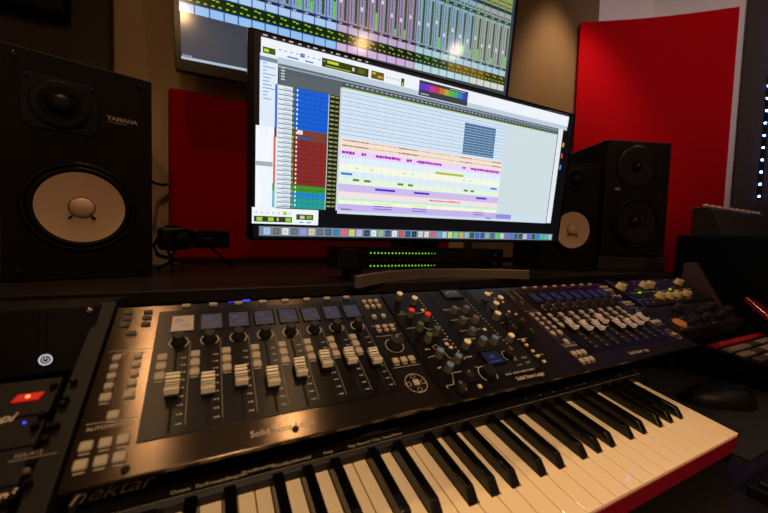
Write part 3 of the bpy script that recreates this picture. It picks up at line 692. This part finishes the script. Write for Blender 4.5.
# ================================================================ camcorder on small tripod
T0 = Vector((-.084, .985, S)); FX = .00
t = empty('camcorder', at(T0.x, T0.y, S, math.radians(8)), 'black camcorder on a small tripod between the left speaker and the monitor', 'camcorder')
for k in range(3):
    a_ = k*2*PI/3+.5
    MB().tube([(0, 0, .022), (math.cos(a_)*.035, math.sin(a_)*.035, .0035)], [.004, .003], 8).build('tripod_leg', m_chrome if k == 0 else m_black, t)
MB().lathe([(.006, 0), (.006, .025), (.009, .028), (.009, .036)], (0, 0, .015), 14).build('tripod_post', m_chrome, t)
MB().box(-.028, .030, -.02, .03, .051, .106).build('camera_body', m_black, t, .010, None, 3)
lb = MB().lathe([(.024, -.012), (.026, 0), (.026, .022), (.023, .024), (.021, .020)], (.024, -.022, .079), 28, axis='y').build('lens_barrel', m_rubber, t)
MB().lathe([(.0208, .020), (.016, .0225), (.010, .0240), (.003, .0245)], (.024, -.022, .079), 24, axis='y').build('lens_glass', m_black, lb) 
MB().box(.046, .130, -.016, -.004, .056, .103).build('flip_screen', m_blackg, t, .006, None, 3)
MB().box(-.014, .016, -.012, .018, .106, .111).build('top_controls', m_alud, t, .002)
MB().tube([(-.022, 0, .085), (-.036, -.008, .062), (-.028, -.012, .040), (-.008, -.010, .032)], .0045, 8).build('hand_strap', m_blackm, t)
lg = MB().text('Canon', .006, .070, .0, 0).build('maker_lettering', m_printd, t)
lg.matrix_local = Matrix.Translation((0, -.0163, .080)) @ Matrix.Rotation(PI/2, 4, 'X')
MB().tube([(.085, .0, .058), (.110, .02, .040), (.135, .04, .012), (.150, .06, .004)], .0030, 8).build('cable', m_blackm, t)
tag(MB().tube([(-.16, 1.20, 1.200), (-.145, 1.23, 1.192), (-.125, 1.235, 1.190), (-.1075, 1.240, 1.1945)], .004, 8).build('speaker_cable', m_blackm), 'thin dark cable against the beige wall beside the left speaker', 'cable')

# ================================================================ level meter under the monitor
t = empty('level_meter', at(.247, .715, .979), 'slim black level meter with two rows of green LEDs under the monitor', 'level meter')
MB().box(0, .490, 0, .075, 0, .050).build('case', m_blackm, t, .0015)
MB().box(.0, .045, -.003, 0, .001, .049).build('rack_ear', m_rack, t, .001)
MB().box(.050, .488, -.0015, 0, .002, .048).build('front_glass', m_blackg, t)
for x in (.05, .44):
    MB().box(x-.015, x+.015, .012, .06, -.024, 0).build('foot', m_blackm, t)
F = upright((.247, .715, .979)); xs = [F.px(371, 252, .002)[0]+k*(F.px(435, 253, .002)[0]-F.px(371, 252, .002)[0])/19 for k in range(20)]
dx = xs[1]-xs[0]; za = F.px(371, 253, .002)[1]; zb = F.px(371, 266, .002)[1]
for z_ in (za, zb):
    for k in range(36):
        x = xs[0]+k*dx; s_ = .0021 if k < 18 else .0014
        MB().lathe([(s_, 0), (s_*.8, .0008)], (x, -.0016, z_), 10, axis='y').build('meter_led', m_led if k < 20 else m_ledoff, t)
leg = MB()
for k in range(17): leg.box(xs[0]+k*dx*2, xs[0]+k*dx*2+.004, -.0018, -.0016, (za+zb)/2-.0007, (za+zb)/2+.0007)
leg.box(.010, .048, -.0034, -.0032, .0440, .0452)
leg.build('scale_marks', m_printd, t)
for z_ in (za-.002, zb+.003): MB().lathe([(.004, 0), (.0035, .006)], (.455, -.0016, z_), 12, axis='y').build('control_knob', m_kgrey, t)

# ================================================================ wide monitor
Fm = upright((.0609, .678, 1.0394), 0, math.radians(6), math.radians(-.8)); MWd, MH = .852, .3605
t = empty('ultrawide_monitor', Fm.mat(), 'wide black monitor on the shelf showing an audio arrangement', 'monitor')
MB().prism(rrect(MWd, MH, .006), -.022, 0).build('housing', m_blackg, t, .0015)
MB().box(.18, MWd-.18, .06, MH-.08, -.045, -.022).build('rear_cover', m_black, t, .01)
MB().box(MWd/2-.035, MWd/2+.035, -.05, .14, -.155, -.045).build('neck_bracket', m_black, t, .004)
scr = MB(); lay = [0]
def q(x0, x1, y0, y1, col, dz=1): scr.quad(x0, x1, y0, y1, .0006+.00012*dz, col)
q(.0105, .8435, .0045, .3560, (6, 9, 16), 0)                     # dark desktop
q(.021, .8235, .3235, .3495, (238, 243, 250), 1)                 # window title and toolbar
q(.021, .8215, .3490, .3510, (60, 55, 60), 2)
q(.0195, .0495, .0605, .3235, (225, 236, 250), 1); q(.0195, .0490, .3120, .3190, (120, 140, 155), 2)
q(.0135, .0440, .060, .2040, (246, 249, 255), 1)
q(.0140, .0430, .135, .143, (165, 175, 185), 2)
for k in range(11): q(.0245, .0255+.018*random.random()+.004, .308-k*.0058, .3095-k*.0058, (110, 150, 215), 3)
q(.0495, .8215, .3120, .3235, (190, 205, 220), 2)                # ruler bars
q(.0500, .800, .298, .3125, (70, 80, 88), 2); q(.0510, .170, .2780, .3135, (88, 98, 106), 2)
for k in range(5): q(.055, .0615, .3065-k*.0048, .3085-k*.0048, (210, 220, 225), 3)
q(.0500, .800, .3070, .3100, (140, 160, 180), 3)
for k in range(58): 
    x = .176+k*.0107; q(x, x+.0055, .3020, .3045, (165, 172, 180), 3)
q(.1700, .7900, .2958, .2978, (170, 205, 90), 3)
# toolbar pieces
q(.024, .045, .3245, .3345, (60, 90, 20), 3); q(.026, .034, .3270, .3315, (190, 220, 60), 4)
for k in range(9): q(.050+k*.010, .055+k*.010, .3345, .3365, (160, 180, 215), 3)
q(.065, .085, .3262, .3285, (60, 110, 225), 3); q(.097, .112, .3262, .3285, (60, 110, 225), 3); q(.088, .096, .3320, .3385, (70, 110, 200), 3)
q(.128, .222, .3250, .3405, (52, 60, 26), 3); q(.138, .160, .3330, .3375, (200, 215, 50), 4); q(.135, .185, .3268, .3290, (150, 165, 40), 4); q(.188, .192, .330, .336, (225, 225, 210), 4); q(.200, .214, .3290, .3370, (90, 100, 30), 4)
q(.228, .256, .3255, .3400, (96, 84, 22), 3); q(.230, .238, .3340, .3375, (200, 190, 60), 4); q(.242, .253, .3290, .3330, (190, 170, 60), 4)
for k in range(5): q(.262+k*.007, .265+k*.007, .3330, .3360, (170, 190, 120), 3)
q(.2960, .3030, .3245, .3395, (56, 66, 26), 3); q(.298, .301, .3260, .3310, (190, 215, 60), 4)
q(.3395, .4710, .3150, .3455, (54, 60, 70), 4)
spec = [(80, 60, 200), (120, 50, 200), (190, 50, 170), (200, 60, 60), (200, 110, 60), (170, 170, 60), (90, 180, 60), (60, 170, 120), (60, 120, 200), (50, 70, 180)]
for k, c_ in enumerate(spec): q(.341+k*.0128, .3535+k*.0128, .3270, .3395, c_, 5)
q(.345, .365, .3180, .3200, (190, 195, 200), 5); q(.420, .462, .3415, .3428, (190, 195, 200), 5)
# track list
q(.0455, .0500, .2050, .2780, (70, 110, 200), 2); q(.0450, .0490, .1880, .2050, (95, 60, 50), 2); q(.0440, .0475, .1060, .1880, (225, 95, 80), 2); q(.0430, .0470, .0930, .1060, (70, 150, 60), 2); q(.0430, .0470, .0620, .0930, (110, 180, 190), 2)
q(.0495, .0800, .0620, .2780, (226, 236, 240), 2)
rows = 26
for k in range(rows):
    y = .2755-k*.00825; q(.0510, .0790, y-.0058, y-.0040, (120, 140, 165), 3); q(.0600, .0740, y-.0028, y-.0012, (165, 180, 200), 3)
q(.0760, .0800, .0620, .2780, (70, 80, 20), 3)
for k in range(rows): q(.0768, .0793, .2735-k*.00825, .2765-k*.00825, (190, 215, 50) if k % 3 else (90, 150, 40), 4)
q(.0800, .1440, .2070, .2790, (10, 96, 214), 3); q(.0800, .1440, .1885, .2070, (124, 66, 44), 3); q(.0800, .1440, .1060, .1885, (138, 40, 30), 3)
q(.0790, .1440, .0930, .1060, (60, 150, 30), 3); q(.0790, .1440, .0820, .0930, (20, 140, 200), 3); q(.0790, .1440, .0620, .0820, (30, 160, 150), 3)
for k in range(rows):
    y = .2790-k*.00825
    q(.0800, .1440, y-.0006, y, (6, 40, 110) if y > .207 else (80, 22, 16), 4)
    q(.0835, .0860, y-.0062, y-.0022, (225, 235, 245), 5)
    q(.1450, .1660, y-.0060, y, (46, 52, 36), 4); q(.1470, .1550, y-.0045, y-.0020, (150, 170, 90), 5); q(.1570, .1640, y-.0045, y-.0020, (140, 150, 90), 5)
for k in range(6): q(.0880+k*.010, .0884+k*.010, .0620, .2790, (6, 60, 150), 4)
q(.0860, .0960, .1985, .2060, (230, 225, 220), 5); q(.0880, .1120, .1900, .1950, (60, 80, 150), 5)
q(.1435, .1450, .0620, .2790, (200, 210, 210), 4); q(.1660, .1700, .0620, .2960, (205, 215, 220), 4)
# arrangement
q(.1700, .7870, .0560, .2960, (206, 224, 236), 2)
q(.1700, .6000, .2100, .2940, (196, 216, 238), 3)
bands = [(.2940, .2040, (214, 230, 246)), (.2040, .1830, (246, 226, 210)), (.1830, .1700, (236, 216, 246)), (.1700, .1560, (226, 240, 250)), (.1560, .1420, (244, 250, 226)), (.1420, .1280, (222, 236, 246)), (.1280, .1160, (232, 246, 220)),
         (.1160, .1010, (206, 190, 238)), (.1010, .0900, (246, 226, 228)), (.0900, .0830, (214, 244, 226)), (.0830, .0760, (246, 248, 214)), (.0760, .0620, (196, 180, 240))]
for y1_, y0_, c_ in bands: q(.1700, .5975, y0_, y1_, c_, 4)
q(.5975, .6500, .0620, .0740, (150, 140, 230), 4)
for k in range(11):
    y = .2890-k*.0078; q(.1700, .5970, y, y+.0009, (120, 150, 195), 5)
    if k % 2: q(.1750, .5970, y+.0035, y+.0041, (175, 195, 220), 5)
for k in range(21): q(.185+k*.0195, .1853+k*.0195, .0620, .2940, (170, 190, 210), 5)
q(.4705, .5660, .2090, .2790, (70, 108, 146), 6)
for k in range(11): q(.4715, .5650, .2120+k*.0060, .2133+k*.0060, (170, 200, 225), 7)
for k in range(5): q(.4850+k*.016, .4852+k*.016+.001, .2090, .2790, (110, 145, 180), 7)
for y in (.2005, .1905):
    for (a_, b_, w_) in ((.1740, .2300, .0026), (.2300, .3100, .0010), (.3000, .3480, .0028), (.3480, .4650, .0009), (.4650, .5000, .0026), (.5000, .5600, .0010), (.5650, .5950, .0030)):
        x = a_
        while x < b_:
            h_ = w_*random.uniform(.5, 1.1); q(x, x+.0022, y-h_/2, y+h_/2, (110, 50, 40), 6); x += .0028
def seg(y, h_, spans, c_):
    for a_, b_ in spans:
        x = a_
        while x < b_-.001:
            w_ = min(random.uniform(.004, .010), b_-x); q(x, x+w_-.0008, y-h_/2*random.uniform(.7, 1), y+h_/2*random.uniform(.7, 1), c_, 6); x += w_
seg(.1775, .0062, [(.1740, .2020), (.2160, .2280), (.2480, .3080), (.3220, .3360), (.3480, .4150), (.4750, .4850), (.5000, .5920)], (170, 20, 190))
for x in (.176, .182, .189, .196): q(x, x+.0016, .1660, .1700, (120, 170, 210), 6)
q(.4000, .4800, .1560, .1610, (190, 190, 30), 6)
for a_, b_ in ((.1740, .1980), (.5680, .5900)): q(a_, b_, .1340, .1380, (20, 120, 190), 6)
for x in (.205, .237, .315, .337, .480, .500): q(x, x+.006, .1480, .1500, (130, 210, 160), 6)
for a_, b_ in ((.2000, .2140), (.2250, .2400), (.3040, .3180), (.3300, .3430), (.4850, .4980), (.5060, .5170)): q(a_, b_, .1230, .1275, (80, 140, 30), 6)
for a_, b_ in ((.2510, .2990), (.3470, .3880), (.5250, .5590)): q(a_, b_, .1075, .1120, (80, 40, 200), 6)
x = .390
while x < .475: q(x, x+.0030, .0940, .0962+random.random()*.0016, (210, 50, 50), 6); x += .0042
x = .176
while x < .595:
    q(x, x+.0010, .0855, .0885, (70, 170, 130), 6); x += .0060
for a_, b_ in ((.2490, .2950), (.3450, .3830), (.5220, .5540)):
    q(a_, b_, .0740, .0755, (60, 60, 190), 6); q(a_, b_, .0685, .0700, (60, 60, 190), 6); q(a_, b_, .0795, .0803, (190, 180, 110), 6)
for k in range(5): q(.178+k*.0045, .1805+k*.0045, .0635, .0670, (110, 20, 130), 6)
for k in range(4): q(.5640+k*.0045, .5665+k*.0045, .0600, .0640, (110, 20, 130), 6)
q(.7880, .7884, .0560, .2960, (50, 55, 60), 5); q(.7890, .8070, .0570, .3130, (226, 236, 242), 5)
q(.5975, .7870, .0745, .2940, (206, 222, 226), 3)
# desktop icons
for y, c_ in ((.2735, (220, 160, 40)), (.2435, (220, 60, 90)), (.2130, (90, 150, 220))): q(.8120, .8185, y-.006, y+.006, c_, 4); 
for k in range(10): q(.7400+k*.008, .7440+k*.008, .3525, .3540, (120, 105, 110), 4)
for k in range(14): q(.024+k*.0145+(k % 3)*.002, .0315+k*.0145, .3520, .3540, (205, 200, 200), 4)
# transport window
q(.0080, .1310, .0310, .0605, (240, 246, 250), 8); q(.0115, .0800, .0345, .0450, (48, 60, 30), 9)
for x in (.016, .036, .068): q(x, x+.010, .0362, .0432, (150, 210, 50), 10)
q(.052, .055, .0365, .043, (190, 195, 190), 10)
for k in range(7): q(.014+k*.010, .0165+k*.010, .0500, .0525, (160, 175, 190), 9)
q(.063, .070, .0485, .0550, (150, 220, 60), 10); q(.0880, .1210, .0405, .0510, (60, 80, 26), 9); q(.095, .104, .0425, .0485, (190, 205, 180), 10); q(.108, .118, .0430, .0490, (130, 170, 50), 10)
q(.094, .102, .0345, .0368, (90, 150, 220), 9); q(.108, .117, .0345, .0368, (90, 150, 220), 9)
# dock
q(.0205, .8210, .0085, .0262, (116, 138, 152), 8)
dock = [(170, 200, 235), (120, 90, 90), (230, 230, 230), (90, 100, 110), (150, 150, 220), (220, 200, 180), (90, 100, 120), (70, 90, 110), (40, 120, 170), (240, 90, 100), (230, 210, 90), (200, 180, 230), (20, 50, 90), (230, 240, 240), (150, 190, 150), (60, 60, 130), (235, 235, 240), (220, 70, 60), (20, 60, 120), (20, 40, 80),
        (210, 220, 215), (235, 225, 225), (225, 90, 100), (100, 160, 230), (180, 215, 235), (210, 230, 120), (120, 220, 120), (210, 180, 50), (150, 190, 200), (40, 60, 60), (30, 90, 200), (30, 60, 160), (150, 170, 170), (60, 90, 110), (90, 210, 100), (200, 230, 200), (130, 90, 200), (60, 110, 220), (50, 70, 110), (30, 60, 80), (200, 200, 240), (80, 100, 220), (40, 50, 80), (30, 120, 220), (70, 200, 140), (90, 190, 190), (190, 210, 220)]
for k, c_ in enumerate(dock):
    x = .0285+k*.01690; q(x, x+.0118, .0110, .0238, c_, 9); q(x+.003, x+.0085, .0140, .0205, tuple(min(255, int(v_*.6+60)) for v_ in c_), 10)
scr.build('screen', m_scr, t)
# crescent foot
ft = MB(); A = Vector((.245, .592)); B = Vector((.733, .622)); mid = Vector((.478, .700)); n_ = 28; prev = None; ps = []
for i in range(n_+1):
    s_ = i/n_; p = A*(1-s_)**2+B*s_**2+(mid*2-(A+B)*.5)*2*s_*(1-s_); ps.append(p)
hh = .024
for i, p in enumerate(ps):
    tg = (ps[min(i+1, n_)]-ps[max(i-1, 0)]).normalized(); n2 = Vector((-tg.y, tg.x))*.006
    ft.v += [(p.x-n2.x, p.y-n2.y, S+.0003), (p.x+n2.x, p.y+n2.y, S+.0003), (p.x+n2.x, p.y+n2.y, S+hh), (p.x-n2.x, p.y-n2.y, S+hh)]
for i in range(n_):
    for k in range(4): ft.f.append((i*4+k, i*4+(k+1) % 4, i*4+4+(k+1) % 4, i*4+4+k)); ft.c.append(None); ft.sm.append(False)
ft.f += [(3, 2, 1, 0), (n_*4, n_*4+1, n_*4+2, n_*4+3)]; ft.c += [None]*2; ft.sm += [False]*2
inv = Fm.mat().inverted()
def tl(mb): mb.v = [tuple(inv @ Vector(v_)) for v_ in mb.v]; return mb
tl(ft).build('foot', m_steel, t, .0012)
tl(MB().box(.44, .52, .700, .86, S+.0003, S+.008)).build('base_plate', m_steel, t, .001)
tl(MB().box(.45, .51, .82, .85, S+.008, 1.20)).build('neck', m_black, t, .003)

# ================================================================ television on the wall
Ft = upright((-.0863, 1.13, 1.4952), 0, math.radians(6), math.radians(-1)); TW, TH = 1.219, .705
t = empty('television', Ft.mat(), 'large television on the wall above the monitor showing a mixer with many channels', 'television')
MB().prism(rrect(TW, TH, .005), -.030, 0).build('housing', m_blackg, t, .0015)
MB().box(.42, .82, .15, .45, -.085, -.030).build('wall_bracket', m_blackm, t)
scr = MB()
def q(x0, x1, y0, y1, col, dz=1):
    k_ = .014
    scr.add([(x0, y0+k_*x0, .0006+.00012*dz), (x1, y0+k_*x1, .0006+.00012*dz), (x1, y1+k_*x1, .0006+.00012*dz), (x0, y1+k_*x0, .0006+.00012*dz)], [(0, 1, 2, 3)], col)
q(.016, TW-.016, .030, TH-.030, (58, 66, 78), 0)
q(.016, .30, .030, .037, (175, 195, 215), 1)
for k in range(4): q(.020+k*.006, .023+k*.006, .0385, .0420, (200, 205, 210), 1)
c0, cw = .0140, .03675; ncol = 32
for i in range(ncol):
    x0 = c0+i*cw; x1 = x0+cw-.0022
    if i < 12: base, lab, ro = (140, 165, 205), (150, 195, 245), (16, 40, 14)
    elif i < 20: base, lab, ro = (158, 142, 172), (205, 180, 220), (24, 30, 16)
    elif i < 27: base, lab, ro = (140, 172, 190), (190, 220, 225), (16, 50, 40)
    else: base, lab, ro = (160, 172, 165), (215, 222, 205), (60, 56, 20)
    if 24 <= i < 29: ro = (110, 84, 24)
    q(x0, x0+cw, .150, .660, (40, 70, 140) if i < 12 else ((90, 50, 80) if i < 20 else (60, 100, 110)), 1)
    q(x0+.001, x1, .150, .172, lab, 2)
    q(x0, x0+cw, .1745, .2050, ro, 2)
    for (a_, b_) in ((.004, .180), (.016, .194), (.022, .180), (.006, .196)):
        q(x0+a_, x0+a_+.008, b_, b_+.004, (150, 190, 60) if i < 20 else (170, 180, 60), 3)
    q(x0+.001, x1, .2070, .2280, (175, 205, 245) if i < 12 else ((190, 175, 205) if i < 20 else (175, 205, 215)), 2)
    q(x0+.002, x1, .2290, .2350, (30, 40, 40), 3); q(x0+.006, x0+.016, .2305, .2335, (190, 210, 200), 4)
    q(x0+.001, x1, .2370, .4000, base, 2)
    q(x0+.021, x0+.030, .2420, .3900, (64, 80, 50), 3)
    g_ = random.random(); 
    if g_ < .5: q(x0+.022, x0+.029, .2420, .2600+.12*g_*(1.5 if i in (4, 5, 8, 14, 20) else .6), (110, 215, 70), 4)
    q(x0+.008, x0+.0105, .2450, .3900, (60, 62, 74), 3); fy = .28+.05*random.random(); q(x0+.005, x0+.014, fy, fy+.012, (215, 215, 228), 4)
    for k in range(10): q(x0+.0155, x0+.0190, .250+k*.014, .2520+k*.014, (90, 92, 110), 4)
    q(x0+.002, x1, .4030, .4110, (40, 55, 50), 3); q(x0+.006, x0+.020, .4050, .4090, (150, 200, 90), 4)
    q(x0+.001, x1, .4130, .4400, base, 2); q(x0+.004, x0+.014, .4180, .4240, (60, 70, 80), 3); q(x0+.018, x0+.030, .4180, .4240, (70, 80, 90), 3)
    q(x0+.002, x1, .4430, .4510, (36, 48, 46), 3)
    q(x0+.001, x1, .4530, .5000, (90, 150, 160) if 14 < i < 26 else ((150, 160, 90) if i >= 26 else (140, 150, 190)), 2)
    q(x0+.004, x1-.003, .4600, .4640, (50, 60, 66), 3); q(x0+.004, x1-.003, .4760, .4800, (50, 60, 66), 3)
    q(x0+.001, x1, .5030, .6560, (190, 200, 215), 2)
    for k in range(8): q(x0+.004, x1-.004, .510+k*.018, .5160+k*.018, (110, 120, 135), 3)
scr.build('screen', m_tvscr, t)

# ================================================================ lights
def lamp(kind, loc, e_, col, r=.05, **kw):
    l = bpy.data.lights.new('lamp', kind); l.energy = e_; l.color = col
    if kind in ('POINT', 'SPOT'): l.shadow_soft_size = r
    if kind == 'SPOT': l.spot_size = kw.get('size', 1.2); l.spot_blend = kw.get('blend', .6)
    o = bpy.data.objects.new('lamp', l); C.objects.link(o); o.location = loc
    if 'to' in kw: o.rotation_euler = (Vector(kw['to'])-Vector(loc)).to_track_quat('-Z', 'Y').to_euler()
    return o
warm = (1.0, .60, .28)
lamp('SPOT', (-.235, .77, 2.52), 20, warm, .05, size=1.5, blend=.5, to=(.0, .3, .9))
lamp('SPOT', (.373, .477, 2.52), 22, warm, .05, size=1.3, blend=.5, to=(.40, .15, .8))
lamp('SPOT', (1.50, .96, 2.52), 44, (1.0, .68, .36), .05, size=1.1, blend=.8, to=(1.60, 1.18, 1.3))
lamp('SPOT', (.10, -1.10, 2.05), 80, (1.0, .70, .42), .07, size=.80, blend=.9, to=(.25, -.04, .8))  # added spot from the viewer's side to brighten the piano keys
lamp('SPOT', (.62, -.62, 2.45), 62, (1.0, .82, .80), .06, size=.80, blend=1, to=(2.42, 1.05, 1.95))  # added spot, placed to light both pale walls of the right corner evenly
lamp('POINT', (1.35, -1.30, 2.50), 7, warm, .06)
lamp('POINT', (2.1, -.75, 2.50), 4, (1.0, .78, .66), .06)
lamp('POINT', (-.25, -1.9, 2.50), 15, warm, .06)
w = bpy.data.worlds.new('world'); bpy.context.scene.world = w; w.use_nodes = True
w.node_tree.nodes['Background'].inputs[0].default_value = (.02, .018, .02, 1)
vs_ = bpy.context.scene.view_settings
vs_.view_transform = 'Standard'; vs_.look = 'None'; vs_.gamma = 1; vs_.exposure = 0

# things of a kind share a group
GROUPS = {'acoustic_panel': 'flat fabric panels on the back wall', 'white_cone_speaker': 'pair of white-coned speakers', 'fader_controller': 'pair of fader controllers', 'preamp_module': 'rack modules on the slope at the far left'}
for o in bpy.data.objects:
    k = o.name.split('.')[0]
    if o.parent is None and k in GROUPS: o['group'] = GROUPS[k]
